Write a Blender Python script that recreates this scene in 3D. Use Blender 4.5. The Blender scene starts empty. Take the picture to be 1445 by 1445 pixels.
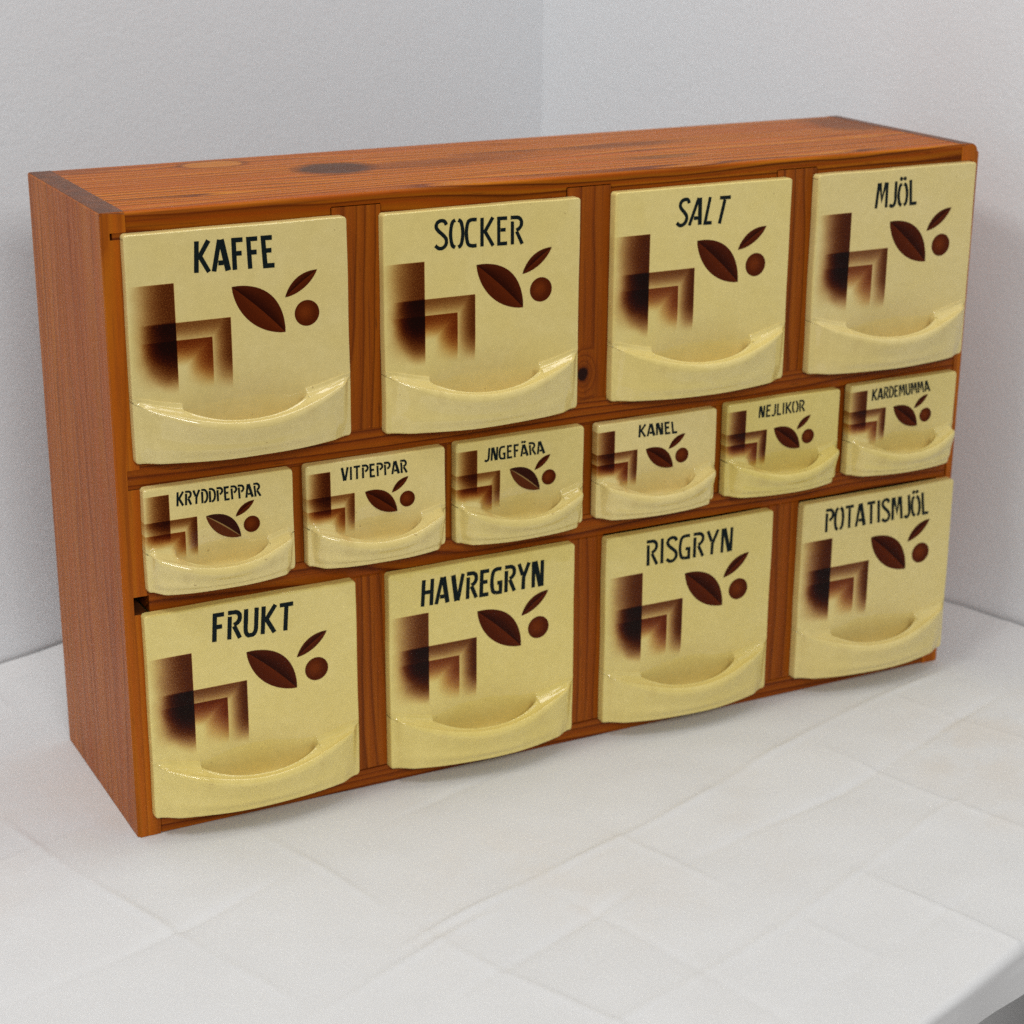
import bpy, bmesh, math, random
from mathutils import Vector, Matrix, noise as mnoise

# ------------------------------------------------------------------ camera
scene = bpy.context.scene
COL = scene.collection
CAM_R = ((0.8885979408, -0.4586569757, 0.0052419671),      # right
         (-0.1449820055, -0.2916924671, -0.9454605876),    # down
         (0.4351711360, 0.8393743404, -0.3256943338))      # forward
CAM_C = (-0.2844362781, -1.0306829958, 0.5676182708)
cam = bpy.data.cameras.new('camera')
cam.sensor_width = 36.0
cam.lens = 2773.8 / 1445.0 * 36.0
cam.clip_start, cam.clip_end = 0.02, 50.0
cam.dof.use_dof = True
cam.dof.focus_distance = 1.10
cam.dof.aperture_fstop = 11.0
cam_o = bpy.data.objects.new('camera', cam)
COL.objects.link(cam_o)
r_, d_, f_ = [Vector(v) for v in CAM_R]
m = Matrix.Identity(4)
for i in range(3):
    m[i][0], m[i][1], m[i][2], m[i][3] = r_[i], -d_[i], -f_[i], CAM_C[i]
cam_o.matrix_world = m
scene.camera = cam_o

# ------------------------------------------------------------------ light
world = bpy.data.worlds.new('World')
scene.world = world
world.use_nodes = True
bg = world.node_tree.nodes['Background']
bg.inputs[0].default_value = (0.93, 0.96, 1.0, 1)
bg.inputs[1].default_value = 0.13

def area_light(name, loc, target, sx, sy, energy, color=(1, 1, 1)):
    l = bpy.data.lights.new(name, 'AREA')
    l.shape = 'RECTANGLE'
    l.size, l.size_y, l.energy, l.color = sx, sy, energy, color
    o = bpy.data.objects.new(name, l)
    COL.objects.link(o)
    o.location = loc
    o.rotation_euler = (Vector(target) - Vector(loc)).to_track_quat('-Z', 'Y').to_euler()
    return o
# ceiling fittings over the table, an added low light from the front, and the wide bounce of the ceiling around them
WARM = (1.0, 0.975, 0.94)
area_light('ceiling_or_front_light', (0.35, 0.06, 1.75), (0.25, -0.1, 0.1), 1.30, 0.30, 6.8, WARM)
area_light('ceiling_or_front_light', (-0.80, -0.30, 1.60), (0.10, -0.10, 0.1), 0.60, 0.28, 7.6, WARM)
area_light('ceiling_or_front_light', (-0.30, -1.90, 1.20), (0.25, 0.0, 0.15), 0.80, 0.40, 18.5, WARM)  # low front light, added to brighten the drawer fronts and lips
area_light('ceiling_panel_lamp', (-0.20, -0.75, 2.00), (0.1, -0.1, 0.0), 1.4, 1.2, 3.0, (0.99, 0.99, 1.0))

vs = scene.view_settings
vs.view_transform = 'Standard'
vs.look = 'None'
vs.exposure = 0.0
vs.gamma = 1.0
vs.use_curve_mapping = False
scene.cycles.use_denoising = False      # leaves the fine grain of the photograph
scene.cycles.sample_clamp_indirect = 4.0
scene.cycles.max_bounces = 8
scene.cycles.diffuse_bounces = 5

# ------------------------------------------------------------------ helpers
def mesh_obj(name, verts, faces, mat=None, parent=None, smooth=True, loc=(0, 0, 0)):
    me = bpy.data.meshes.new(name)
    me.from_pydata([tuple(v) for v in verts], [], faces)
    me.update()
    o = bpy.data.objects.new(name, me)
    COL.objects.link(o)
    if mat: me.materials.append(mat)
    if smooth: me.polygons.foreach_set('use_smooth', [True] * len(me.polygons))
    o.location = loc
    if parent: o.parent = parent
    return o

def bm_obj(name, bm, mat, parent=None, loc=(0, 0, 0), smooth=False):
    me = bpy.data.meshes.new(name)
    bmesh.ops.recalc_face_normals(bm, faces=bm.faces)
    bm.to_mesh(me); bm.free()
    o = bpy.data.objects.new(name, me)
    COL.objects.link(o)
    me.materials.append(mat)
    if smooth: me.polygons.foreach_set('use_smooth', [True] * len(me.polygons))
    o.location = loc
    if parent: o.parent = parent
    return o

def empty(name, loc, label=None, cat=None, group=None):
    o = bpy.data.objects.new(name, None)
    COL.objects.link(o)
    o.location = loc
    o.empty_display_size = 0.02
    if label: o['label'] = label
    if cat: o['category'] = cat
    if group: o['group'] = group
    return o

def sstep(x, a, b):
    if a == b: return 1.0 if x >= a else 0.0
    t = min(1.0, max(0.0, (x - a) / (b - a)))
    return t * t * (3 - 2 * t)

# small expression builder for shader maths
class X:
    nt = None
    def __init__(s, v): s.v = v
    @staticmethod
    def op(o, *a, clamp=False):
        n = X.nt.nodes.new('ShaderNodeMath'); n.operation = o; n.use_clamp = clamp
        for i, q in enumerate(a):
            q = q.v if isinstance(q, X) else q
            if isinstance(q, (int, float)): n.inputs[i].default_value = float(q)
            else: X.nt.links.new(q, n.inputs[i])
        return X(n.outputs[0])
    def __add__(s, o): return X.op('ADD', s, o)
    __radd__ = __add__
    def __sub__(s, o): return X.op('SUBTRACT', s, o)
    def __rsub__(s, o): return X.op('SUBTRACT', o, s)
    def __mul__(s, o): return X.op('MULTIPLY', s, o)
    __rmul__ = __mul__
    def __truediv__(s, o): return X.op('DIVIDE', s, o)
    def gt(s, o): return X.op('GREATER_THAN', s, o)
    def max(s, o): return X.op('MAXIMUM', s, o)
    def min(s, o): return X.op('MINIMUM', s, o)
    def pow(s, o): return X.op('POWER', s, o)
    def sqrt(s): return X.op('SQRT', s)
    def fract(s): return X.op('FRACT', s)
    def ss(s, a, b, lo=0.0, hi=1.0):
        n = X.nt.nodes.new('ShaderNodeMapRange'); n.interpolation_type = 'SMOOTHSTEP'
        X.nt.links.new(s.v, n.inputs['Value'])
        for k, q in (('From Min', a), ('From Max', b), ('To Min', lo), ('To Max', hi)):
            n.inputs[k].default_value = q
        return X(n.outputs[0])

def xyz(x, y, z):
    n = X.nt.nodes.new('ShaderNodeCombineXYZ')
    for i, q in enumerate((x, y, z)):
        if isinstance(q, X): X.nt.links.new(q.v, n.inputs[i])
        else: n.inputs[i].default_value = q
    return n.outputs[0]
def sep(v):
    n = X.nt.nodes.new('ShaderNodeSeparateXYZ'); X.nt.links.new(v, n.inputs[0])
    return X(n.outputs[0]), X(n.outputs[1]), X(n.outputs[2])
def nz(vec, scale=1.0, detail=2.0, rough=0.5):
    n = X.nt.nodes.new('ShaderNodeTexNoise')
    X.nt.links.new(vec, n.inputs['Vector'])
    n.inputs['Scale'].default_value = scale
    n.inputs['Detail'].default_value = detail
    n.inputs['Roughness'].default_value = rough
    return X(n.outputs[0])
def cmix(fac, a, b, mode='MIX'):
    n = X.nt.nodes.new('ShaderNodeMix'); n.data_type = 'RGBA'; n.blend_type = mode
    for i, q in ((0, fac), (6, a), (7, b)):
        if isinstance(q, X): X.nt.links.new(q.v, n.inputs[i])
        elif isinstance(q, (int, float)): n.inputs[i].default_value = q
        elif isinstance(q, tuple): n.inputs[i].default_value = (*q, 1)
        else: X.nt.links.new(q, n.inputs[i])
    return n.outputs[2]
def ramp(fac, stops):
    n = X.nt.nodes.new('ShaderNodeValToRGB'); e = n.color_ramp.elements
    while len(e) < len(stops): e.new(0.5)
    for k, (p, c) in enumerate(stops): e[k].position = p; e[k].color = (*c, 1)
    X.nt.links.new(fac.v, n.inputs[0])
    return n.outputs[0]
def new_mat(name):
    mt = bpy.data.materials.new(name); mt.use_nodes = True
    X.nt = mt.node_tree
    return mt, X.nt.nodes['Principled BSDF']
def put(sock, val):
    if isinstance(val, X): X.nt.links.new(val.v, sock)
    elif isinstance(val, (int, float)): sock.default_value = val
    elif isinstance(val, tuple): sock.default_value = (*val, 1)
    else: X.nt.links.new(val, sock)
def bump(height, strength, dist, bsdf):
    n = X.nt.nodes.new('ShaderNodeBump')
    n.inputs['Strength'].default_value = strength
    n.inputs['Distance'].default_value = dist
    X.nt.links.new(height.v, n.inputs['Height'])
    X.nt.links.new(n.outputs[0], bsdf.inputs['Normal'])
def objco():
    n = X.nt.nodes.new('ShaderNodeTexCoord')
    return n.outputs['Object']
def objrand():
    n = X.nt.nodes.new('ShaderNodeObjectInfo')
    return X(n.outputs['Random'])

# ------------------------------------------------------------------ materials of the setting
def wall_mat():
    mt, b = new_mat('painted_wall')
    co = objco()
    fine = nz(co, 260, 3, 0.6); coarse = nz(co, 5, 2)
    put(b.inputs['Base Color'], cmix(coarse, (0.755, 0.785, 0.815), (0.785, 0.812, 0.84)))
    b.inputs['Roughness'].default_value = 0.75
    bump(fine * 0.7 + nz(co, 60, 2) * 0.6, 0.35, 0.0012, b)
    return mt
def cloth_mat():
    mt, b = new_mat('white_cloth')
    co = objco()
    x, y, z = sep(co)
    tea = nz(co, 4.2, 3, 0.55).ss(0.52, 0.74) * nz(co, 23, 3, 0.6).ss(0.30, 0.62)     # old faint stains
    put(b.inputs['Base Color'], cmix(tea * 0.42, cmix(nz(co, 14, 4, 0.6), (0.670, 0.676, 0.684), (0.725, 0.731, 0.738)), (0.66, 0.60, 0.525)))
    b.inputs['Roughness'].default_value = 0.85
    b.inputs['Specular IOR Level'].default_value = 0.25
    fib = nz(xyz(x * 700, y * 160, z), 1, 2) + nz(xyz(x * 160, y * 700, z), 1, 2)
    bump(fib * 0.4 + nz(co, 90, 3, 0.6) * 0.8, 0.22, 0.0008, b)
    return mt
def plain_mat(name, col, rough, var=0.15, scale=20):
    mt, b = new_mat(name)
    put(b.inputs['Base Color'], cmix(nz(objco(), scale, 4), tuple(c * (1 - var) for c in col), tuple(c * (1 + var) for c in col)))
    b.inputs['Roughness'].default_value = rough
    return mt
M_WALL, M_CLOTH = wall_mat(), cloth_mat()
M_FLOOR = plain_mat('dull_floor', (0.62, 0.56, 0.52), 0.6)
M_TABLE = plain_mat('table_laminate', (0.35, 0.33, 0.30), 0.5)

# wood: a solid log texture, rings round an axis outside the board, streaks along the grain
def wood_mat(name, axis, ring=0.0052, knots=(), stains=(), end_face=False, contrast=1.0, tone_k=1.0, spec=0.13, green=1.06, fib=1.0, pale_top=False):
    mt, b = new_mat(name)
    co = objco()
    ox, oy, oz = sep(co)
    rnd = objrand()
    if axis == 'x': g, p, q = ox, oy, oz
    elif axis == 'z': g, p, q = oz, oy, ox
    g0, p0, q0 = g, p, q
    g = g + rnd * 7.0; p = p + rnd * 0.11; q = q + rnd * 0.031
    wob = nz(xyz(g * 2.2, p * 11, q * 11), 1, 2) - 0.5
    wob2 = nz(xyz(g * 5.0 + 7.0, p * 26, q * 26), 1, 2) - 0.5
    pp = p + 0.055 + wob * 0.034 + wob2 * 0.007
    qq = q + 0.060 + wob * 0.020 + wob2 * 0.007
    r = (pp * pp + qq * qq).sqrt()
    for (ka, kb, kc, kr) in knots:          # rings swing round a knot
        da = (g0 - ka) * 0.6; dc = q0 - kc
        dk = (da * da + dc * dc).sqrt()
        r = r + dk.ss(0.0, kr * 3.2, 0.03, 0.0)
    rg = (r * (1.0 / ring) + nz(xyz(g * 9, p * 60, q * 60), 1, 2) * 0.8 + nz(xyz(g * 1.6, p * 34 + 5.0, q * 34), 1, 2) * 4.0).fract()
    lt, md, dk_ = [tuple(q * tone_k * g_ for q, g_ in zip(c, (1.0, green, 1.0))) for c in ((0.345, 0.082, 0.0030), (0.235, 0.045, 0.0014), (0.085, 0.013, 0.0008))]
    col = ramp(rg, ((0.0, md), (0.12, lt), (0.5, tuple(q * tone_k for q in (0.295, 0.063, 0.0022))), (0.76, md), (0.90, dk_), (0.965, dk_), (1.0, md)))
    if contrast < 1.0: col = cmix(1.0 - contrast, col, tuple(q * tone_k for q in (0.31, 0.080, 0.004)))
    tone = nz(xyz(g * 3.0, p * 22, q * 22), 1, 3)
    col = cmix(tone.ss(0.3, 0.75) * 0.55, col, tuple(q * tone_k for q in (0.22, 0.042, 0.002)))
    streak = nz(xyz(g * 14, p * 620, q * 620), 1, 3, 0.6)
    col = cmix(streak.ss(0.50, 0.74) * (0.55 * fib), col, (0.11, 0.023, 0.0035))
    col = cmix(streak.ss(0.48, 0.22) * (0.25 * fib), col, tuple(q * tone_k for q in (0.46, 0.130, 0.008)))
    fleck = nz(xyz(g * 45, p * 520, q * 520), 1, 2)
    col = cmix(fleck.ss(0.68, 0.76) * (0.6 * fib), col, (0.07, 0.018, 0.005))
    for (ka, kb, kc, kr) in knots:
        da = (g0 - ka) * 0.85; dc = q0 - kc
        dk = (da * da + dc * dc).sqrt() + (nz(co, 220, 2) - 0.5) * kr * 0.5
        col = cmix(dk.ss(kr * 0.8, kr * 2.0, 0.6, 0.0), col, (0.10, 0.018, 0.003))
        col = cmix(dk.ss(kr * 0.75, kr * 1.1, 1.0, 0.0), col, (0.020, 0.005, 0.003))
    rough_add = 0.0
    for (ka, kb, ra, rb, c, amt, soft) in stains:  # worn or soaked patches
        da = (g0 - ka) / ra; db = (p0 - kb) / rb
        dd = (da * da + db * db).sqrt() + (nz(xyz(g * 60, p * 150, q), 1, 3) - 0.5) * (0.9 if soft else 0.35)
        col = cmix(dd.ss(0.5 if soft else 0.78, 1.2 if soft else 1.02, 1.0, 0.0) * amt, col, c)
        if not soft: col = cmix(dd.ss(0.80, 0.97) * dd.ss(1.0, 1.25, 1.0, 0.0) * 0.5, col, (0.10, 0.026, 0.005))
    if pale_top:                             # paler on the upper face, darker on the edge
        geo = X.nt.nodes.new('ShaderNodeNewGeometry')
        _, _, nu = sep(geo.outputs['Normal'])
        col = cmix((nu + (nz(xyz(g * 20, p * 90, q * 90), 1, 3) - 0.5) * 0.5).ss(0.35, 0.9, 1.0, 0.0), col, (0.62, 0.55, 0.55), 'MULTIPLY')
    if end_face:                             # end grain soaks up more varnish
        geo = X.nt.nodes.new('ShaderNodeNewGeometry')
        vt = X.nt.nodes.new('ShaderNodeVectorTransform'); vt.vector_type = 'NORMAL'
        vt.convert_from, vt.convert_to = 'WORLD', 'OBJECT'
        X.nt.links.new(geo.outputs['Normal'], vt.inputs[0])
        nx, ny, nzv = sep(vt.outputs[0])
        up = (nzv if axis == 'z' else nx)
        m_ = X.op('ABSOLUTE', up).ss(0.55, 0.9)
        col = cmix(m_ * nz(co, 130, 3, 0.6).ss(0.2, 0.7, 0.65, 0.95), col, (0.085, 0.030, 0.013))
    put(b.inputs['Base Color'], col)
    put(b.inputs['Roughness'], streak.ss(0.3, 0.8, 0.34, 0.48))
    b.inputs['Specular IOR Level'].default_value = spec
    bump(rg * 0.25 + streak * 0.5 + fleck * 0.3, 0.22, 0.0005, b)
    return mt
M_WOOD_X = wood_mat('pine_along', 'x')
M_WOOD_Z = wood_mat('pine_upright', 'z', ring=0.0074, contrast=0.72)
M_WOOD_SIDE = wood_mat('pine_side', 'z', ring=0.011, end_face=True, contrast=0.42, tone_k=1.45, spec=0.14, green=1.44, fib=0.6)
M_WOOD_KNOT = wood_mat('pine_upright_knot', 'z', ring=0.0074, contrast=0.72, knots=((-0.0504, 0.0, -0.0024, 0.0040),))
GREY = (0.060, 0.032, 0.022)
M_WOOD_TOP = wood_mat('pine_top', 'x', ring=0.0056, tone_k=1.52, pale_top=True, green=1.44, spec=0.07, fib=0.75, stains=(
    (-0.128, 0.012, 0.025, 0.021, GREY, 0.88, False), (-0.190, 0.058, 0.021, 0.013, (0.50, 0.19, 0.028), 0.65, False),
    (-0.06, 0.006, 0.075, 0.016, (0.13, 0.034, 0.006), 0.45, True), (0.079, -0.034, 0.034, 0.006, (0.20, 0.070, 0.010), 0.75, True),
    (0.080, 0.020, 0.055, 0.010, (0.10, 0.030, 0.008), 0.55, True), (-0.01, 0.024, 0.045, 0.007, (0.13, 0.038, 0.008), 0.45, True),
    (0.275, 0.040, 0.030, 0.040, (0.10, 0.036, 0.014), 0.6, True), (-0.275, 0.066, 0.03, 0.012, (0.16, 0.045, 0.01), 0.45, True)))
M_WOOD_BACK = wood_mat('pine_back', 'x', ring=0.006)

# ------------------------------------------------------------------ the corner: walls, floor, table, cloth
ANG = math.radians(19.0)
AL = Vector((math.cos(ANG), math.sin(ANG), 0))       # along the long wall
AN = Vector((-math.sin(ANG), math.cos(ANG), 0))      # into the long wall
KC = Vector((0.525, 0.478, 0))                       # where the walls meet
FLOOR_Z = -0.74
def oriented(name, s0, s1, n0, n1, z0, z1, mat, parent=None, bev=0.0):
    bm = bmesh.new()
    bmesh.ops.create_cube(bm, size=1.0)
    cs, cn, cz = (s0 + s1) / 2, (n0 + n1) / 2, (z0 + z1) / 2
    for v in bm.verts:
        v.co = Vector((v.co.x * (s1 - s0), v.co.y * (n1 - n0), v.co.z * (z1 - z0)))
    if bev: bmesh.ops.bevel(bm, geom=bm.edges[:], offset=bev, segments=3, affect='EDGES')
    w = KC + AL * cs + AN * cn + Vector((0, 0, cz))
    o = bm_obj(name, bm, mat, None, w)
    o.rotation_euler = (0, 0, ANG)
    if parent:
        o.parent = parent
        o.location = Vector(w) - Vector(parent.location)
    return o
def structure(o): o['kind'] = 'structure'; return o
structure(oriented('wall_left', -2.2, 0.1, 0.0, 0.1, FLOOR_Z, 1.15, M_WALL))
structure(oriented('wall_right', 0.0, 0.1, -2.4, 0.05, FLOOR_Z, 1.15, M_WALL))
structure(oriented('floor', -2.6, 0.1, -2.6, 0.1, FLOOR_Z - 0.05, FLOOR_Z, M_FLOOR))

TABLE_D = 0.725
tb = empty('table', KC + AL * -0.8 + AN * (-TABLE_D / 2) + Vector((0, 0, FLOOR_Z)),
           'long table in the corner, hidden under the white cloth', 'table')
oriented('table_top', -1.60, -0.006, -TABLE_D + 0.004, -0.006, -0.030, -0.0035, M_TABLE, tb)
for s in (-1.5, -0.08):
    for n in (-TABLE_D + 0.08, -0.08):
        oriented('leg', s - 0.022, s + 0.022, n - 0.022, n + 0.022, FLOOR_Z, -0.030, M_TABLE, tb)

# cloth: one sheet with pressed fold lines, a little slack, and a short drop over the front edge
FOLDS = (  # (kind, position, from, to, height mm, half width, skew)   kind t: runs along the table, s: across it
    ('t', -0.3775, -0.90, -0.40, -0.9, 0.0045, 0.0006), ('t', -0.486, -0.60, -0.02, 1.5, 0.0060, -0.0005),
    ('t', -0.497, -0.86, -0.50, 1.0, 0.0090, 0.0), ('t', -0.535, -0.62, -0.10, -0.9, 0.012, -0.02),
    ('t', -0.250, -0.95, -0.62, 0.9, 0.008, 0.01), ('t', -0.615, -0.90, -0.02, 0.7, 0.007, 0.004),
    ('t', -0.130, -1.0, -0.55, 0.7, 0.007, 0.0), ('t', -0.675, -0.80, -0.30, -0.6, 0.010, 0.012),
    ('s', -0.697, -0.22, -0.46, 1.3, 0.0060, 0.03), ('s', -0.602, -0.04, -0.52, 1.3, 0.0048, 0.005),
    ('s', -0.770, -0.28, -0.62, 0.9, 0.0070, 0.01), ('s', -0.450, -0.49, -0.66, 1.0, 0.006, 0.03),
    ('s', -0.380, -0.54, -0.80, 1.5, 0.0070, 0.05), ('s', -0.264, -0.52, -0.72, 1.4, 0.006, 0.045),
    ('s', -0.602, -0.53, -0.70, 0.9, 0.0065, -0.03), ('s', -0.160, -0.50, -0.80, 0.8, 0.008, 0.02),
    ('s', -0.528, -0.50, -0.75, -0.6, 0.009, 0.02))
def cloth_h(s, n):
    w = KC + AL * s + AN * n
    h = 0.0
    for kind, pos, a, b_, hh, hw, skew in FOLDS:
        u, v = (s, n) if kind == 't' else (n, s)
        lo, hi = min(a, b_), max(a, b_)
        if u < lo - 0.05 or u > hi + 0.05: continue
        fade = sstep(u, lo - 0.05, lo + 0.05) * (1 - sstep(u, hi - 0.05, hi + 0.05))
        c = pos + skew * (u - a) + 0.004 * math.sin(u * 17 + pos * 40) + 0.003 * mnoise.noise(Vector((u * 9, pos * 17, 2.0)))
        d = v - c
        fade *= max(0.0, 0.5 + 1.3 * mnoise.noise(Vector((u * 11, pos * 31, 4.0))))
        h += 0.0011 * hh * fade * math.exp(-(d / 0.0022) ** 2)                                # the pressed line itself
        h += 1.5 * hh * 0.001 * fade * math.exp(-abs(d) / (hw * (0.8 if d > 0 else 3.5)))     # the slope beside it
    h += 0.0016 * mnoise.noise(Vector((s * 7, n * 7, 3.1))) + 0.0011 * mnoise.noise(Vector((s * 17, n * 17, 9.7)))
    h += 0.0005 * mnoise.noise(Vector((s * 40, n * 40, 1.7)))
    # pressed flat below and beside the cabinet
    dx = max(-w.x, w.x - 0.6, 0); dy = max(-w.y, w.y - 0.152, 0)
    k = sstep(math.hypot(dx, dy), 0.0, 0.05)
    return h * k - 0.0002 * (1 - k)
def build_cloth():
    verts, faces = [], []
    S = [-1.05 + i * 0.0024 for i in range(int(1.047 / 0.0024) + 1)]
    rows = []
    nn = -0.003
    while nn > -TABLE_D + 0.006:
        rows.append((nn, 0.0, 1.0)); nn -= 0.0024
    rad = 0.005
    for k in range(0, 9):
        a = k / 8 * math.pi / 2
        rows.append((-TABLE_D + 0.005 - rad * math.sin(a), -(rad - rad * math.cos(a)), 1 - 0.85 * k / 8))
    for k in range(1, 9):
        rows.append((-TABLE_D, -rad - k * 0.0027, 0.15))
    base = KC + AL * -0.5 + AN * -0.4
    for (n, zo, kh) in rows:
        for s in S:
            z = zo + cloth_h(s, n) * kh
            # the cloth is pushed up a little against both walls
            z += 0.011 * max(0.0, 1 - (-s) / 0.060) ** 2.0 + 0.0035 * (1 - sstep(-n, 0.0, 0.03))
            out = 0.0
            if zo < -0.009: out = -0.0018 * (1 + math.sin(s * 31) + 0.5 * math.sin(s * 77)) * (-zo / 0.03)
            w = KC + AL * s + AN * (n + out) + Vector((0, 0, z))
            verts.append(w - base)
    ns = len(S)
    for j in range(len(rows) - 1):
        for i in range(ns - 1):
            a = j * ns + i
            faces.append((a + ns, a + ns + 1, a + 1, a))
    o = mesh_obj('tablecloth', verts, faces, M_CLOTH, None, True, base)
    o['label'] = 'white creased tablecloth with pressed fold lines under the wooden cabinet'
    o['category'] = 'tablecloth'
build_cloth()

# ------------------------------------------------------------------ the cabinet
CW, CH, CD = 0.600, 0.3747, 0.1519
cab = empty('spice_cabinet', (CW / 2, CD / 2, 0.0), 'varnished pine cabinet with fourteen openings for ceramic drawers', 'cabinet')
CB = Vector(cab.location)
def board(name, x0, x1, y0, y1, z0, z1, mat, bev=0.0008, seg=2, big=None):
    bm = bmesh.new()
    bmesh.ops.create_cube(bm, size=1.0)
    for v in bm.verts:
        v.co = Vector((v.co.x * (x1 - x0), v.co.y * (y1 - y0), v.co.z * (z1 - z0)))
    if big:
        es = [e for e in bm.edges if big[0]((e.verts[0].co + e.verts[1].co) / 2, (x1 - x0) / 2, (y1 - y0) / 2, (z1 - z0) / 2)]
        bmesh.ops.bevel(bm, geom=es, offset=big[1], segments=5, affect='EDGES', profile=0.5)
    elif bev:
        bmesh.ops.bevel(bm, geom=bm.edges[:], offset=bev, segments=seg, affect='EDGES')
    o = bm_obj(name, bm, mat, cab, Vector(((x0 + x1) / 2, (y0 + y1) / 2, (z0 + z1) / 2)) - CB, True)
    o.data.set_sharp_from_angle(angle=math.radians(35))
    return o
TS = 0.0140
def side_board(mirror, corner):
    # section in x,z with the housings for shelves, pushed through the depth
    pts = [(0.0, 0.0), (TS, 0.0), (TS, 0.1420), (0.0058, 0.1420), (0.0058, 0.1530), (TS, 0.1530),
           (TS, 0.2175), (0.0066, 0.2175), (0.0066, 0.2290), (TS, 0.2290),
           (TS, 0.3598), (0.0050, 0.3598), (0.0050, 0.3636), (TS, 0.3636), (TS, CH)]
    r, k = corner, 6
    for i in range(k + 1):
        a = math.pi / 2 * i / k
        pts.append((r - r * math.sin(a), CH - r + r * math.cos(a)))
    bm = bmesh.new()
    sgn = -1 if mirror else 1
    cx = TS / 2
    fr = [bm.verts.new((sgn * (x - cx), -CD / 2, z - CH / 2)) for x, z in pts]
    bk = [bm.verts.new((sgn * (x - cx), CD / 2, z - CH / 2)) for x, z in pts]
    bm.faces.new(fr); bm.faces.new(bk[::-1])
    n = len(pts)
    for i in range(n):
        j = (i + 1) % n
        bm.faces.new((fr[i], bk[i], bk[j], fr[j]))
    bm.edges.ensure_lookup_table()
    xo = -sgn * cx
    es = [e for e in bm.edges if all(abs(v.co.y + CD / 2) < 1e-6 for v in e.verts) and
          (all(abs(v.co.x - xo) < 1e-6 for v in e.verts) or all(v.co.z > CH / 2 - r - 1e-6 for v in e.verts))]
    bmesh.ops.bevel(bm, geom=es, offset=0.0014, segments=3, affect='EDGES')
    x_c = CW - TS / 2 if mirror else TS / 2
    o = bm_obj('side_board', bm, M_WOOD_SIDE, cab, Vector((x_c, CD / 2, CH / 2)) - CB, True)
    o.data.set_sharp_from_angle(angle=math.radians(35))
side_board(False, 0.0014)
side_board(True, 0.0060)
front_top = lambda c, hx, hy, hz: c.y < -hy + 1e-5 and c.z > hz - 1e-5
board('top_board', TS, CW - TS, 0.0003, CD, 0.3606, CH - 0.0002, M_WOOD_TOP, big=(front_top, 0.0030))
board('bottom_board', TS, CW - TS, 0.0003, CD, 0.0, 0.0130, M_WOOD_X)
def shelf(x0, z0, z1, z2, y0):
    # housed ends reach into the side boards; the middle is a little taller
    pts = [(x0, z0), (CW - 0.0068, z0), (CW - 0.0068, z1), (CW - TS - 0.0003, z1), (CW - TS - 0.0003, z2), (TS + 0.0003, z2), (TS + 0.0003, z1), (x0, z1)]
    bm = bmesh.new(); cz = (z0 + z2) / 2; y1 = CD - 0.006; cy = (y0 + y1) / 2
    fr = [bm.verts.new((x - CW / 2, y0 - cy, z - cz)) for x, z in pts]
    bk = [bm.verts.new((x - CW / 2, y1 - cy, z - cz)) for x, z in pts]
    bm.faces.new(fr); bm.faces.new(bk[::-1])
    for i in range(8):
        j = (i + 1) % 8
        bm.faces.new((fr[i], bk[i], bk[j], fr[j]))
    bm_obj('shelf', bm, M_WOOD_X, cab, Vector((CW / 2, cy, cz)) - CB)
shelf(0.0068, 0.2177, 0.2288, 0.2345, 0.0006)
shelf(TS + 0.0012, 0.1422, 0.1528, 0.1572, 0.0008)
board('back_panel', TS, CW - TS, CD - 0.006, CD - 0.0005, 0.0130, 0.3606, M_WOOD_BACK, 0)
for xa, xb in ((0.0065, 0.0137), (CW - 0.0137, CW - 0.0055)):
    board('tenon', xa, xb, 0.0005, CD - 0.001, 0.3594, 0.3642, M_WOOD_X, 0)
for i in range(3):
    x0 = 0.1332 + 0.1523 * i
    board('divider', x0, x0 + 0.0312, -0.0002, CD - 0.006, 0.2345, 0.3680, M_WOOD_KNOT if i == 1 else M_WOOD_Z, 0.0005)
    board('divider', x0, x0 + 0.0312, -0.0001, CD - 0.006, 0.0130, 0.1422, M_WOOD_Z, 0.0005)
for xc in (0.1067, 0.2045, 0.3016, 0.3993, 0.4974):
    board('divider', xc - 0.0062, xc + 0.0062, 0.0012, CD - 0.006, 0.1572, 0.2177, M_WOOD_Z, 0.0005)

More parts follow.
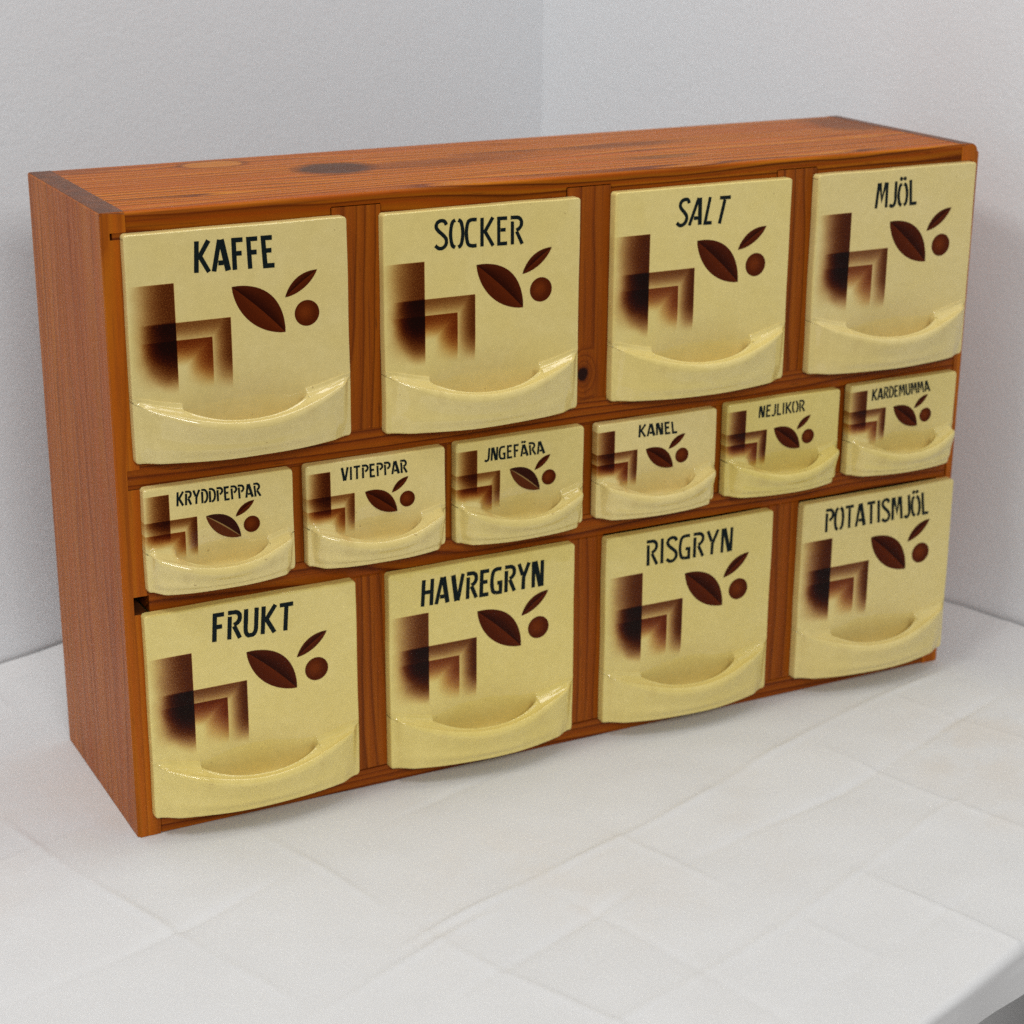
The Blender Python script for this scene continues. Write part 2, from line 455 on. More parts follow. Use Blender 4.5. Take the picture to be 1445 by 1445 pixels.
# ------------------------------------------------------------------ the ceramic drawers
CREAM = (0.770, 0.635, 0.240)
def ceramic(name, seed, w, h, A=None, B=None, C=None, small=False, tint=1.0, blue=1.0):
    """cream glaze; A, B, C are the hard corners of the three airbrushed stencil blocks, in mm from the top left"""
    mt, b = new_mat(name)
    co = objco()
    ox, oy, oz = sep(co)
    x = ox * 1000.0 + w / 2          # mm from the left edge
    d = h - oz * 1000.0              # mm down from the top edge
    blot = nz(xyz(ox * 30 + seed * 3.1, oy * 30, oz * 30), 1, 3)
    c1 = (CREAM[0] * tint, CREAM[1] * tint, CREAM[2] * tint * blue)
    c2 = (CREAM[0] * tint * 0.97, CREAM[1] * tint * 0.955, CREAM[2] * tint * blue * 0.86)
    base = cmix(blot.ss(0.35, 0.7), c1, c2)
    fine = nz(xyz(ox * 160 + seed, oy * 160, oz * 160), 1, 4, 0.7)
    base = cmix(fine.ss(0.35, 0.65) * 0.5, base, tuple(q * 0.93 for q in c2))
    scuff = nz(xyz(ox * 26 - seed * 1.7, oy * 26, oz * 110), 1, 5, 0.7)
    base = cmix(scuff.ss(0.64, 0.78) * 0.22, base, (0.86, 0.78, 0.50))
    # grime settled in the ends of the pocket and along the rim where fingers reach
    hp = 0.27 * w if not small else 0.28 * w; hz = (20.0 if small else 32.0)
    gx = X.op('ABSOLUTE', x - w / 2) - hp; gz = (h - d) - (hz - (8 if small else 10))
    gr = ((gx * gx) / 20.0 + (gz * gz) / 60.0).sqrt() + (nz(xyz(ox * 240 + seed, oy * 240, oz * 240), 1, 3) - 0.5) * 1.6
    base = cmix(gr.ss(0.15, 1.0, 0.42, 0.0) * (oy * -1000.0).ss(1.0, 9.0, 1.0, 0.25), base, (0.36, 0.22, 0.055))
    speck = nz(xyz(ox * 420 + seed, oy * 420, oz * 420), 1, 0)
    base = cmix(speck.ss(0.865, 0.885) * 0.45, base, (0.25, 0.15, 0.05))
    gloss = 0.58
    if A:
        k = 0.60 if small else 1.0
        rg_ = random.Random(seed); va, vb, vc, vd = [rg_.uniform(0.92, 1.22) for _ in range(4)]
        grain = nz(xyz(ox * 1500 + seed, oz * 1500, 0.0), 1, 1) - 0.5
        wv = (nz(xyz(ox * 60 + seed * 2, oz * 60, 0.0), 1, 2) - 0.5) * 8.0 * k
        ed = 0.3
        def inside(c): return (c[0] - x).ss(-ed, ed) * (d - c[1]).ss(-ed, ed)
        # first block: dark along its right edge, thinning to the left, dying out downwards
        dxa, dya = A[0] - x, d - A[1]
        lo, hi = ((20, 30) if small else (36, 62))
        ta = inside(A) * (dxa + wv * 0.6).ss(2 * k, 27 * k, 2.2 * va, 0.0) * (dya + wv * 0.6).ss(lo, hi, 1.0, 0.0)
        # second: dark along its top and right edges
        dxb, dyb = B[0] - x, d - B[1]
        lim = (x - (A[0] - (16 if small else 20))).ss(-2, 13 * k)
        bx = (dxb + wv * 0.3).ss(0.0, 12.5 * k, 2.2 * vb, 0.16) * (dyb + wv * 0.5).ss(20 * k, 42 * k, 1.0, 0.0) * dxb.ss(10 * k, 20 * k, 1.0, 0.0)
        by = (dyb + wv * 0.3).ss(0.0, 12 * k, 1.5 * vb, 0.16) * (dyb + wv * 0.5).ss(9 * k, 24 * k, 1.0, 0.0) * lim
        tb_ = inside(B) * bx.max(by)
        # third: redder
        dxc, dyc = C[0] - x, d - C[1]
        cx_ = (dxc + wv * 0.5).ss(0.0, 17 * k, 1.7 * vc, 0.0) * (dyc + wv * 0.6).ss(8 * k, 30 * k, 1.0, 0.0)
        cy_ = (dyc + wv * 0.5).ss(0.0, 16 * k, 1.6 * vc, 0.0) * lim
        tc_ = inside(C) * cx_.max(cy_)
        tau = ta + tb_
        if not small:
            ex = (A[0] - x) / 20.0; ey = (d - (B[1] + 12.0)) / 27.0
            tau = tau + (A[0] - x).ss(-ed, ed) * (d - B[1]).ss(-1.0, 1.0) * ((ex * ex + ey * ey).sqrt() + wv * 0.025).ss(0.3, 1.1, 1.9 * vd, 0.0)
        mottle = 1.0 + grain * 1.2
        tau = tau * mottle; tc_ = tc_ * mottle
        def thru(sb, sr): return X.op('EXPONENT', (tau * sb + tc_ * sr) * -1.0)
        cc_ = X.nt.nodes.new('ShaderNodeCombineColor')
        for ch, (sb, sr) in enumerate(((1.0, 0.88), (1.65, 1.80), (2.3, 3.0))):
            X.nt.links.new(thru(sb, sr).v, cc_.inputs[ch])
        gloss = (tau + tc_).ss(0.3, 2.2, 0.58, 0.10)        # the sprayed colour is drier than the bare glaze
        base = cmix(1.0, base, cc_.outputs[0], 'MULTIPLY')
        base = cmix(1.0, base, (0.006, 0.0022, 0.0012), 'ADD')
    put(b.inputs['Base Color'], base)
    put(b.inputs['Roughness'], nz(xyz(ox * 90 + seed, oy * 90, oz * 90), 1, 4, 0.65).ss(0.42, 0.72, 0.05, 0.10))
    put(b.inputs['Specular IOR Level'], gloss)
    ripple = nz(xyz(ox * 55 + seed, oy * 55, oz * 55), 1, 2)
    bump(ripple, 0.2, 0.0014, b)
    return mt

def print_mat(name, kind):
    mt, b = new_mat(name)
    co = objco()
    if kind == 'ink':
        put(b.inputs['Base Color'], cmix(nz(co, 900, 2), (0.004, 0.006, 0.007), (0.012, 0.020, 0.020)))
    else:
        uv = X.nt.nodes.new('ShaderNodeUVMap'); uv.uv_map = 'UVMap'
        u, v, _ = sep(uv.outputs[0])
        sp = (nz(co, 1500, 1) - 0.5) * 0.35
        if kind == 'leaf':
            up = v.gt(0.5)
            dist = X.op('ABSOLUTE', v - 0.5) * 2.0
            dark = (dist + sp).ss(-0.1, 1.0, 0.95, 0.25)
            low = (dist + sp + (1.0 - u) * 0.4).ss(0.0, 1.0, 0.15, 0.75)
            col = cmix(up, cmix(low, (0.115, 0.018, 0.003), (0.062, 0.009, 0.002)), cmix(dark, (0.085, 0.013, 0.0028), (0.018, 0.003, 0.0015)))
            put(b.inputs['Base Color'], col)
        elif kind == 'ribbed':
            up = v.gt(0.5)
            dist = X.op('ABSOLUTE', v - 0.5) * 2.0
            rib = dist.ss(0.02, 0.09, 1.0, 0.0)
            col = cmix(up, (0.105, 0.025, 0.0075), (0.036, 0.009, 0.005))
            put(b.inputs['Base Color'], cmix(rib * 0.8, col, (0.40, 0.25, 0.085)))
        else:
            q = ((u - 0.42) * (u - 0.42) + (v - 0.55) * (v - 0.55)).sqrt() + sp * 0.3
            put(b.inputs['Base Color'], cmix(q.ss(0.0, 0.5), (0.155, 0.028, 0.004), (0.080, 0.012, 0.002)))
    b.inputs['Roughness'].default_value = 0.2
    b.inputs['Specular IOR Level'].default_value = 0.06
    return mt
M_INK, M_LEAF, M_RIB, M_BERRY = print_mat('black_glaze', 'ink'), print_mat('brown_leaf_glaze', 'leaf'), print_mat('brown_ribbed_leaf_glaze', 'ribbed'), print_mat('brown_berry_glaze', 'berry')
M_BIN = ceramic('cream_glaze_plain', 5, 100, 100)

def catmull(P, per):
    out = []
    n = len(P)
    for i in range(n - 1):
        p0, p1, p2, p3 = P[max(i - 1, 0)], P[i], P[i + 1], P[min(i + 2, n - 1)]
        for k in range(per):
            t = k / per
            out.append(tuple(0.5 * ((2 * p1[c]) + (-p0[c] + p2[c]) * t + (2 * p0[c] - 5 * p1[c] + 4 * p2[c] - p3[c]) * t * t + (-p0[c] + 3 * p1[c] - 3 * p2[c] + p3[c]) * t ** 3) for c in range(len(p1))))
    out.append(tuple(P[-1]))
    return out

TH = 6.6   # plate thickness, mm
class Plate:
    """front plate of one drawer: flat tile above, bowed finger lip with a scooped pocket below. mm, y outwards, z up from the bottom"""
    def __init__(s, w, h, small, seed):
        s.w, s.h, s.small, s.seed = w, h, small, seed
    def wob(s, x, z):
        return 0.28 * mnoise.noise(Vector((x * 0.018, z * 0.018, s.seed * 5.3)))
    def lip(s, x):
        a = abs(2 * x / s.w - 1)
        dE = min(x, s.w - x)
        if s.small:
            D = (6.0 + 11.5 * (1 - a ** 2.3)) * sstep(dE, 1.6, 4.8)
            ze, zc, ph, zf, lift = 24.0, 13.0, 0.62, 5.0, 0.26
            base = 0.72 * sstep(dE, 1.0, 9.0)
        else:
            D = (2.0 + 16.5 * (1 - a ** 2.0)) * sstep(dE, 0.4, 6.0)
            ze, zc, ph, zf, lift = 35.5, 20.0, 0.57, 8.0, 0.31
            base = 0.74 * sstep(dE, 0.5, 14.0)
        zr = ze - (ze - zc) * (1 - a ** 2.0)
        zl = zr + 2.2 + lift * D
        e = max(0.0, 1 - (a / ph) ** 4.2) ** (1 / 2.5)
        return D, zl, zr, e, base, zf
    def column(s, x):
        h = s.h
        dE = min(x, s.w - x)
        re, rc = 1.3, 2.2
        pull = re - math.sqrt(max(0.0, re * re - max(0.0, re - dE) ** 2)) if dE < re else 0.0
        cut = rc - math.sqrt(max(0.0, rc * rc - max(0.0, rc - dE) ** 2)) if dE < rc else 0.0
        D, zl, zr, e, base, zf = s.lip(x)
        top = h - cut + 0.35 * mnoise.noise(Vector((x * 0.03, 1.0, s.seed)))
        bot = cut * 0.8 + 0.35 * mnoise.noise(Vector((x * 0.03, 7.0, s.seed)))
        tk = min(1.0, D / 13.0)
        db = D * base
        zj = 41.0 if not s.small else 27.5
        P = [(-TH, top), (-TH * 0.6, top), (-1.5, top - 0.03), (-0.55, top - 0.25), (-0.10, top - 0.9), (0, top - 2.2)]
        for k in range(1, 5): P.append((0, (top - 2.2) + (zj + 12 - top + 2.2) * k / 4))
        # ledge surface from the plate out to the rim, with an elliptical scoop sunk into it
        yo = D - 4.0 * tk
        def led(y): return zl + (zr + 0.9 * tk - zl) * (max(0.0, y) / max(yo, 0.01)) ** 1.15 if D > 0.05 else zl
        yi = (D - 6.6 * tk) * e
        w2 = sstep(e, 0.0, 0.55)
        zfl = led(yi * 0.5) + (zf - led(yi * 0.5)) * sstep(e, 0.0, 0.9)
        back = zl + 1.4 - (zl + 1.4 - zfl - 5.5) * w2
        w3 = (1 - sstep(abs(2 * x / s.w - 1), 0.10, 0.60)) * (0.6 if s.small else 0.8)
        P.append((-0.35 * w3, zl + (zj + 12 - zl) * 0.66))
        P.append((-1.5 * w3, zl + (zj + 12 - zl) * 0.30))
        P.append((-3.0 * w3 + 0.1 * (1 - w2), zl + 1.4 - (zl + 1.4 - back) * 0.5))
        P.append((-2.9 * w3 + (0.04 * D + 0.3) * (1 - w2), back))
        P.append((yi * 0.30 + (0.15 * D) * (1 - w2), zfl + (led(0.15 * D) - zfl) * (1 - w2)))
        P.append((yi * 0.86 + (0.32 * D) * (1 - w2), zfl + 2.2 * w2 + (led(0.32 * D) - zfl) * (1 - w2)))
        y5 = max(yi, 0.45 * D * (1 - w2)); P.append((y5, led(y5) - 1.0 * w2))
        y6 = y5 + (yo - y5) * 0.45; P.append((y6, led(y6) + 0.15))
        P += [(D - 3.7 * tk, zr + 1.75 * tk), (D - 2.2 * tk, zr + 2.15 * tk), (D - 0.85 * tk, zr + 1.35 * tk), (D - 0.12 * tk, zr - 0.5 * tk), (D - 0.25 * tk, zr - 3.0 * tk),
              (D - 0.42 * (D - db) - 0.5 * tk, zr * 0.52), (D - 0.62 * (D - db), zr * 0.30), (db + 0.0, bot + 3.2), (db - 0.3, bot + 1.3), (db - 1.2, bot + 0.3), (db - 2.6 - db * 0.3, bot), (-TH * 0.6 , bot), (-TH, bot)]
        C = catmull(P, 4)
        res = []
        for (y, z) in C:
            y = max(y, -TH)
            f = sstep(y, -TH, -TH * 0.45)
            y2 = y + (s.wob(x, z) - pull) * f
            res.append((max(y2, -TH), z))
        return res
    def mesh(s, name, mat, parent):
        w = s.w
        xs = [0.0, 0.1, 0.3, 0.6, 1.0, 1.4, 2.1, 3.0]
        mid, x = [], 3.9
        while x < w - 3.5:
            mid.append(x); a_ = abs(2 * x / w - 1); x += 0.4 if 0.51 < a_ < 0.635 else 1.2
        xs = xs + mid + [w - q for q in reversed(xs)]
        cols = [s.column(x) for x in xs]
        cols = [[(-TH, z) for _, z in cols[0]]] + cols + [[(-TH, z) for _, z in cols[-1]]]
        xs = [0.0] + xs + [w]
        verts, faces = [], []
        for x, c in zip(xs, cols):
            xx = x + 0.3 * mnoise.noise(Vector((s.seed * 2.7, 0.0, x * 0.02)))
            for (y, z) in c:
                ex = 0.45 * mnoise.noise(Vector((s.seed * 3.3, z * 0.025, 0.0 if x < w / 2 else 9.0))) * (1 - sstep(min(x, w - x), 0, 12))
                verts.append(((xx + ex - w / 2) / 1000, -y / 1000, z / 1000))
        nv = len(cols[0])
        for i in range(len(cols) - 1):
            for j in range(nv - 1):
                a = i * nv + j
                faces.append((a, a + 1, a + nv + 1, a + nv))
        return mesh_obj(name, verts, faces, mat, parent, True)
    def on(s, x, d, lift=0.10):
        """point of the flat face, x mm from the left, d mm down from the top, as local metres"""
        z = s.h - d
        return ((x - s.w / 2) / 1000, -(s.wob(x, z) + lift) / 1000, z / 1000)

# stencil lettering: strokes on a unit-high body
def O_(h=1.0): return [('c', [(.15, .97 * h), (.05, .87 * h), (.0, .5 * h), (.05, .13 * h), (.15, .03)]), ('c', [(.25, .97 * h), (.35, .87 * h), (.40, .5 * h), (.35, .13 * h), (.25, .03)])]
def A_(h=1.0): return [('l', [(.02, 0), (.20, h)]), ('L', [(.25, h), (.44, 0)]), ('l', [(.15, .26 * h), (.31, .26 * h)])]
BOWL = [(.0, .955), (.16, .955), (.27, .94), (.355, .84), (.36, .68), (.29, .56), (.19, .50)]
G = {
 'A': (.46, A_()), 'Ä': (.46, A_(.92) + [('d', (.14, 1.12)), ('d', (.31, 1.12))]),
 'C': (.34, [('c', [(.34, .95), (.17, .95), (.05, .86), (.0, .5), (.05, .14), (.17, .05), (.34, .05)])]),
 'D': (.39, [('l', [(.05, 0), (.05, .83)]), ('c', [(.0, .955), (.2, .94), (.34, .78), (.385, .5), (.34, .22), (.24, .07), (.15, .05)])]),
 'E': (.34, [('l', [(.34, .945), (.06, .945), (.06, .055), (.34, .055)]), ('l', [(.12, .54), (.29, .54)])]),
 'F': (.34, [('l', [(.34, .945), (.06, .945), (.06, 0)]), ('l', [(.12, .52), (.29, .52)])]),
 'G': (.38, [('c', [(.36, .94), (.19, .95), (.05, .86), (.0, .5), (.05, .14), (.17, .05)]), ('l', [(.17, .05), (.34, .05), (.34, .42), (.21, .42)])]),
 'H': (.42, [('l', [(.05, 0), (.05, 1)]), ('l', [(.37, 0), (.37, 1)]), ('l', [(.11, .52), (.31, .52)])]),
 'I': (.12, [('l', [(.06, 0), (.06, 1)])]),
 'J': (.28, [('c', [(.25, 1), (.25, .6), (.245, .2), (.18, .06), (.09, .03), (.0, .10)])]),
 'K': (.44, [('l', [(.06, 0), (.06, 1)]), ('l', [(.42, 1), (.16, .52), (.43, 0)])]),
 'L': (.33, [('l', [(.06, 1), (.06, .055), (.33, .055)])]),
 'M': (.54, [('l', [(.04, 0), (.07, 1)]), ('l', [(.13, 1), (.27, .32), (.41, 1)]), ('l', [(.47, 1), (.50, 0)])]),
 'N': (.44, [('l', [(.05, 0), (.05, 1)]), ('L', [(.11, 1), (.33, 0)]), ('l', [(.39, 0), (.39, 1)])]),
 'O': (.40, O_()), 'Ö': (.40, O_(.9) + [('d', (.11, 1.08)), ('d', (.29, 1.08))]),
 'P': (.37, [('l', [(.06, 0), (.06, .82)]), ('c', BOWL)]),
 'R': (.40, [('l', [(.06, 0), (.06, .82)]), ('c', BOWL), ('l', [(.20, .46), (.39, 0)])]),
 'S': (.38, [('c', [(.36, .82), (.30, .94), (.18, .97), (.06, .90), (.03, .76), (.10, .63), (.24, .49), (.35, .34), (.35, .16), (.25, .04), (.12, .03), (.0, .13)])]),
 'T': (.42, [('l', [(0, .945), (.42, .945)]), ('l', [(.21, .87), (.21, 0)])]),
 'U': (.40, [('c', [(.04, 1), (.04, .6), (.045, .22), (.11, .06), (.20, .04), (.29, .06), (.355, .22), (.36, .6), (.36, 1)])]),
 'V': (.44, [('L', [(.04, 1), (.20, 0)]), ('l', [(.41, 1), (.25, 0)])]),
 'Y': (.44, [('l', [(.03, 1), (.18, .55)]), ('l', [(.42, 1), (.22, .46), (.21, 0)])]),
}
def lettering(plate, word, quad, stroke, parent):
    """quad: LT, LB, RT, RB of the word, mm from the plate's top left (x, -down)"""
    gap = 0.115
    x, items = 0.0, []
    for ch in word:
        wd, st = G[ch]
        for s in st: items.append((x, s))
        x += wd + gap
    total = x - gap
    LT, LB, RT, RB = quad
    def mp(px, py):
        u = px / total
        bx = LB[0] + (RB[0] - LB[0]) * u; by = LB[1] + (RB[1] - LB[1]) * u
        tx = LT[0] + (RT[0] - LT[0]) * u; ty = LT[1] + (RT[1] - LT[1]) * u
        return (bx + (tx - bx) * py, by + (ty - by) * py)
    verts, faces = [], []
    rs = random.Random(word)
    for k, (ox, (kind, pts)) in enumerate(items):
        lift = 0.09 + 0.006 * (k % 5)
        if kind == 'd':
            c = mp(ox + pts[0], pts[1]); n0 = len(verts)
            for i in range(12):
                a = i * math.pi / 6
                verts.append(plate.on(c[0] + stroke * 0.62 * math.cos(a), -(c[1] + stroke * 0.62 * math.sin(a)), lift))
            faces.append(tuple(range(n0, n0 + 12)))
            continue
        line = [mp(ox + a, b) for a, b in pts]
        if kind == 'c': line = catmull(line, 5)
        hw = stroke * 0.5 * (1.22 if kind == 'L' else 1.0)
        n = len(line); n0 = len(verts)
        for i in range(n):
            p = Vector(line[i])
            d1 = (Vector(line[i]) - Vector(line[i - 1])).normalized() if i > 0 else None
            d2 = (Vector(line[i + 1]) - Vector(line[i])).normalized() if i < n - 1 else None
            if d1 is None: d1 = d2
            if d2 is None: d2 = d1
            n1 = Vector((-d1.y, d1.x)); n2 = Vector((-d2.y, d2.x))
            mm = (n1 + n2)
            mm = mm.normalized() if mm.length > 1e-6 else n1
            ln = min(hw / max(0.35, mm.dot(n1)), hw * 2.2)
            j = 1.0 + rs.uniform(-0.05, 0.05)
            for sg in (1, -1):
                q = p + mm * ln * sg * j
                verts.append(plate.on(q.x, -q.y, lift))
        for i in range(n - 1):
            a = n0 + 2 * i
            faces.append((a, a + 1, a + 3, a + 2))
    return mesh_obj('lettering', verts, faces, M_INK, parent, False)

def uv_mesh(name, pts_uv, plate, mat, parent, lift):
    """pts_uv: rows of ((x, down), (u, v)) as a grid"""
    verts, faces, uvs = [], [], []
    nr, nc = len(pts_uv), len(pts_uv[0])
    for row in pts_uv:
        for (p, uv) in row:
            verts.append(plate.on(p[0], p[1], lift)); uvs.append(uv)
    for i in range(nr - 1):
        for j in range(nc - 1):
            a = i * nc + j
            faces.append((a, a + 1, a + nc + 1, a + nc))
    o = mesh_obj(name, verts, faces, mat, parent, False)
    l = o.data.uv_layers.new(name='UVMap')
    for lp in o.data.loops: l.data[lp.index].uv = uvs[lp.vertex_index]
    return o
def leaf(plate, a, b, up, low, mat, parent):
    A, B = Vector((a[0], -a[1])), Vector((b[0], -b[1]))      # x, down
    ch = B - A; L = ch.length; dr = ch / L
    nr = Vector((dr.y, -dr.x))                               # towards the top of the plate
    if nr.y > 0: nr = -nr
    rows = []
    N = 18
    for i in range(N + 1):
        t = i / N
        wu = up * L * (4 * t * (1 - t)) ** 0.92; wl = low * L * (4 * t * (1 - t)) ** 0.92
        bend = 0.02 * L * math.sin(math.pi * t)
        c = A + ch * t + nr * bend
        row = []
        for k in range(-4, 5):
            off = (k / 4) * (wu if k > 0 else wl)
            q = c + nr * off
            row.append(((q.x, q.y), (t, 0.5 + k / 8)))
        rows.append(row)
    return uv_mesh('leaf_print', rows, plate, mat, parent, 0.085)
def berry(plate, c, r, parent):
    rows = []
    for i in range(0, 5):
        rr = r * (i / 4) if i else r * 0.001
        row = []
        for k in range(33):
            a = k / 32 * 2 * math.pi
            row.append(((c[0] + rr * math.cos(a), -c[1] + rr * math.sin(a)), (0.5 + 0.5 * rr / r * math.cos(a), 0.5 - 0.5 * rr / r * math.sin(a))))
        rows.append(row)
    return uv_mesh('berry_print', rows, plate, M_BERRY, parent, 0.085)

def bin_box(parent, w, depth, z0, z1, wall=0.0035):
    bm = bmesh.new()
    y0 = 0.0060; hw = w / 2
    def box(xa, xb, ya, yb, za, zb):
        vs_ = [bm.verts.new((x, y, z)) for x in (xa, xb) for y in (ya, yb) for z in (za, zb)]
        for f in ((0, 1, 3, 2), (4, 6, 7, 5), (0, 4, 5, 1), (2, 3, 7, 6), (0, 2, 6, 4), (1, 5, 7, 3)):
            bm.faces.new([vs_[i] for i in f])
    box(-hw, hw, y0, y0 + depth, z0, z0 + wall)
    box(-hw, -hw + wall, y0, y0 + depth, z0 + wall, z1)
    box(hw - wall, hw, y0, y0 + depth, z0 + wall, z1)
    box(-hw + wall, hw - wall, y0 + depth - wall, y0 + depth, z0 + wall, z1)
    box(-hw + wall, hw - wall, y0, y0 + wall, z0 + wall, z1)
    return bm_obj('bin', bm, M_BIN, parent)

# word, x0, top, w, h | corners of the three blocks | leaf tips, small leaf tips, berry | word corners LT LB RT RB
D_ = [
 ('KAFFE', 8.4, 364.6, 131.8, 130.8, [(28.6, -29.9), (60.5, -52.1), (49.3, -62.1), (61.8, -35.1), (92.7, -64.0), (93.1, -44.1), (112.8, -29.8), (106.0, -54.3)], [(41.6, -7.8), (40.7, -25.3), (86.4, -8.4), (87.6, -26.1)], 2.45),
 ('SOCKER', 159.3, 364.0, 132.3, 132.7, [(28.8, -31.1), (61.6, -53.5), (50.0, -63.3), (62.5, -36.0), (93.7, -64.6), (93.1, -44.2), (112.8, -29.6), (105.7, -54.8)], [(36.0, -7.3), (35.8, -24.5), (92.8, -9.2), (93.0, -26.0)], 2.05),
 ('SALT', 311.9, 364.8, 133.4, 132.8, [(29.0, -28.6), (62.1, -52.6), (50.5, -62.8), (63.2, -35.6), (94.8, -64.6), (93.8, -43.9), (114.8, -30.4), (107.6, -54.6)], [(49.9, -8.4), (47.5, -25.2), (87.1, -9.1), (83.0, -26.2)], 2.1),
 ('MJÖL', 460.5, 364.9, 133.0, 132.8, [(32.4, -27.4), (63.4, -53.1), (51.8, -63.1), (63.6, -35.7), (95.1, -64.9), (94.4, -44.4), (114.1, -30.2), (107.2, -54.8)], [(51.7, -9.7), (50.7, -26.2), (82.9, -9.4), (84.6, -26.0)], 2.0),
 ('KRYDDPEPPAR', 10.9, 221.3, 91.8, 65.0, [(16.8, -7.1), (32.8, -22.6), (25.5, -30.5), (38.1, -23.2), (58.9, -38.6), (55.9, -26.1), (67.6, -17.7), (65.6, -32.1)], [(21.6, -6.3), (21.1, -14.7), (70.9, -7.8), (71.6, -15.9)], 1.0),
 ('VITPEPPAR', 108.1, 221.4, 92.8, 65.3, [(17.8, -7.8), (33.0, -22.9), (26.7, -31.0), (39.7, -23.2), (60.6, -38.3), (57.1, -26.2), (68.1, -17.4), (67.2, -31.5)], [(24.9, -6.2), (24.7, -14.4), (66.7, -6.9), (67.2, -14.9)], 1.05),
 ('JNGEFÄRA', 204.7, 221.9, 92.2, 66.8, [(17.5, -8.1), (33.2, -23.1), (27.7, -31.8), (39.8, -23.2), (61.0, -39.4), (57.2, -26.4), (68.2, -17.5), (67.3, -32.3)], [(23.2, -7.7), (22.5, -16.1), (62.7, -8.3), (64.0, -16.4)], 1.05),
 ('KANEL', 302.2, 220.8, 93.1, 64.8, [(16.8, -7.6), (33.6, -22.1), (26.9, -29.2), (39.8, -22.7), (60.6, -37.3), (56.9, -24.9), (69.2, -15.9), (67.1, -30.4)], [(34.4, -5.9), (34.1, -14.2), (61.9, -7.1), (63.1, -14.9)], 1.15),
 ('NEJLIKOR', 398.6, 221.9, 94.5, 65.6, [(19.3, -7.8), (36.1, -23.0), (29.0, -30.7), (41.5, -22.8), (63.1, -39.0), (59.9, -26.1), (70.7, -17.3), (69.3, -31.9)], [(29.4, -6.3), (29.0, -14.3), (64.7, -6.3), (65.4, -14.1)], 1.0),
 ('KARDEMUMMA', 496.4, 222.4, 94.6, 65.5, [(18.9, -6.9), (35.2, -20.6), (28.5, -29.2), (41.4, -20.9), (62.8, -36.9), (59.1, -24.3), (70.4, -15.6), (69.4, -30.1)], [(23.0, -6.5), (22.8, -14.6), (69.9, -5.8), (71.9, -13.6)], 1.0),
 ('FRUKT', 7.5, 145.9, 133.4, 132.8, [(28.7, -30.4), (61.9, -54.1), (49.4, -62.6), (62.3, -36.1), (93.5, -65.2), (93.9, -45.5), (113.6, -31.5), (106.4, -55.3)], [(42.8, -8.4), (41.7, -25.9), (92.8, -9.5), (91.4, -26.9)], 2.5),
 ('HAVREGRYN', 159.1, 145.3, 132.8, 133.7, [(29.5, -31.8), (62.6, -54.3), (50.6, -64.3), (63.0, -36.9), (94.1, -65.9), (94.2, -45.5), (113.5, -31.1), (106.5, -55.5)], [(25.7, -9.8), (24.6, -27.1), (109.9, -10.3), (109.7, -27.8)], 2.35),
 ('RISGRYN', 310.9, 144.3, 132.8, 133.1, [(31.6, -30.7), (62.9, -53.6), (51.1, -63.2), (63.9, -36.3), (94.4, -64.2), (94.3, -44.6), (114.1, -29.5), (106.6, -54.6)], [(33.9, -8.9), (34.2, -26.3), (100.7, -9.7), (100.3, -26.5)], 2.05),
 ('POTATISMJÖL', 463.2, 144.2, 133.4, 131.4, [(30.3, -30.7), (62.8, -52.1), (51.0, -62.5), (63.3, -35.3), (95.3, -63.8), (95.3, -43.7), (113.8, -29.4), (107.7, -53.8)], [(23.4, -8.9), (23.5, -25.4), (109.9, -8.8), (112.2, -25.4)], 2.05),
]
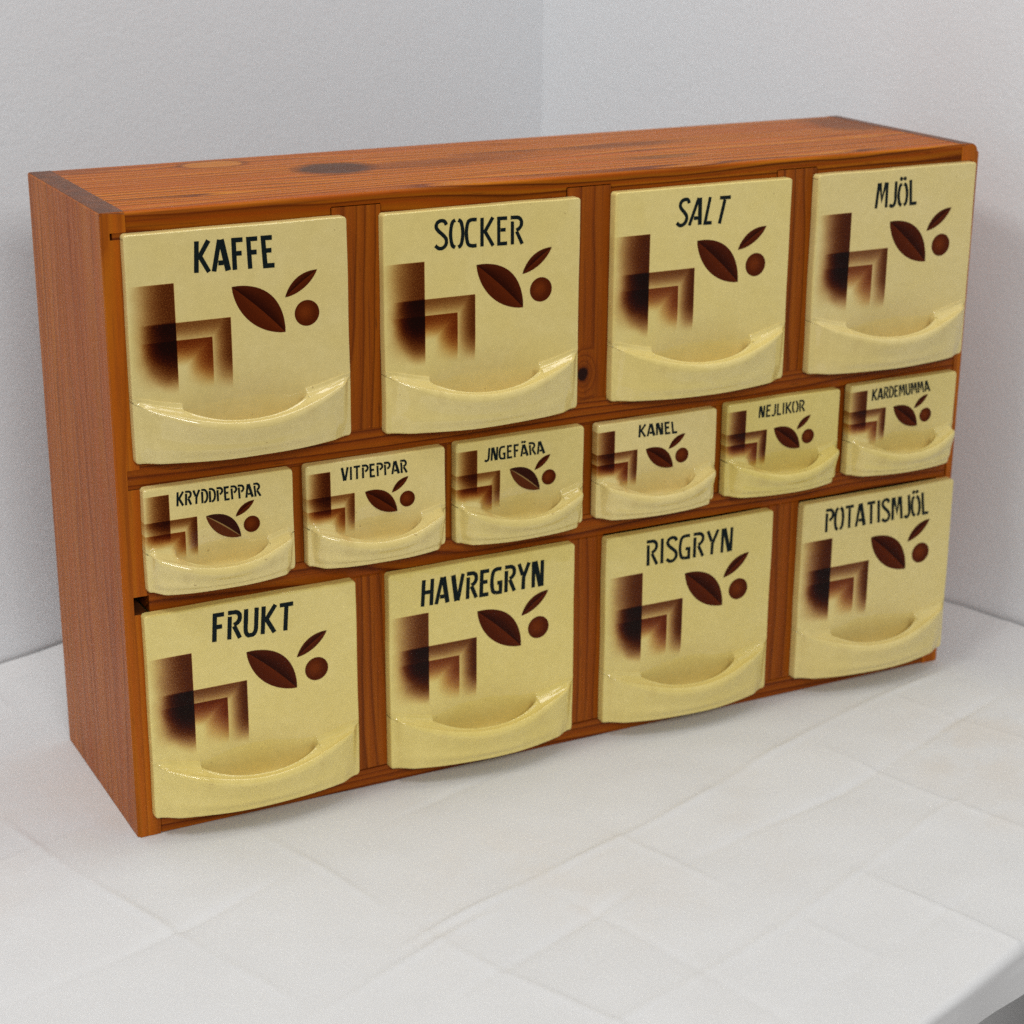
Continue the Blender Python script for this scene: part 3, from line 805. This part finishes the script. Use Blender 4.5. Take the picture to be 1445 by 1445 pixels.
TINT = {'KANEL': 1.03, 'NEJLIKOR': 0.97, 'VITPEPPAR': 1.03, 'KRYDDPEPPAR': 1.03, 'KAFFE': 0.96, 'SALT': 1.02, 'FRUKT': 1.03, 'HAVREGRYN': 1.02, 'RISGRYN': 0.99, 'JNGEFÄRA': 0.98}
WARMTH = {'KANEL': 1.10, 'KAFFE': 1.12, 'SOCKER': 1.05, 'MJÖL': 1.12, 'NEJLIKOR': 0.85, 'HAVREGRYN': 0.88, 'RISGRYN': 0.93, 'FRUKT': 0.93, 'POTATISMJÖL': 1.05, 'KRYDDPEPPAR': 1.1, 'VITPEPPAR': 1.1}
for i, (word, x0, zt, w, h, F, quad, stroke) in enumerate(D_):
    small = 4 <= i <= 9
    # the outlines were measured on the front plane; the left and top outlines belong to the back edge of the plate
    shx = 7.0 * (x0 / 1000 + 0.2844) / 1.0307; shz = 7.0 * (0.5676 - zt / 1000) / 1.0307
    x0 += shx; w -= shx; zt -= shz; h -= shz
    F = [(q[0] - shx, q[1] + shz) for q in F]; quad = [(q[0] - shx, q[1] + shz) for q in quad]
    stroke *= 1.30 if small else 1.10
    size = 'small' if small else 'large'
    grp = 'small spice drawers in the middle row' if small else 'large pantry drawers'
    zb = zt - h
    root = empty('ceramic_drawer', ((x0 + w / 2) / 1000, -0.0070, zb / 1000),
                 '%s cream ceramic drawer lettered %s in the pine cabinet' % (size, word), 'drawer', grp)
    pl = Plate(w, h, small, i + 1)
    A, B, C = [(q[0], -q[1]) for q in F[:3]]
    mt = ceramic('cream_glaze_%02d' % i, i * 1.37 + 0.4, w, h, A, B, C, small, TINT.get(word, 1.0), WARMTH.get(word, 1.0))
    pl.mesh('front_plate', mt, root)
    lettering(pl, word, quad, stroke, root)
    lm = M_RIB if word in ('KRYDDPEPPAR', 'JNGEFÄRA') else M_LEAF
    leaf(pl, F[3], F[4], 0.235, 0.215, lm, root)
    leaf(pl, F[5], F[6], 0.155, 0.15, M_LEAF, root)
    berry(pl, F[7], 5.0 if small else 7.5, root)
    floor_z = 234.5 if i < 4 else (157.2 if small else 13.0)
    bin_box(root, 0.078 if small else 0.108, 0.118, (floor_z + 0.1 - zb) / 1000, (h - (10 if small else 14)) / 1000)
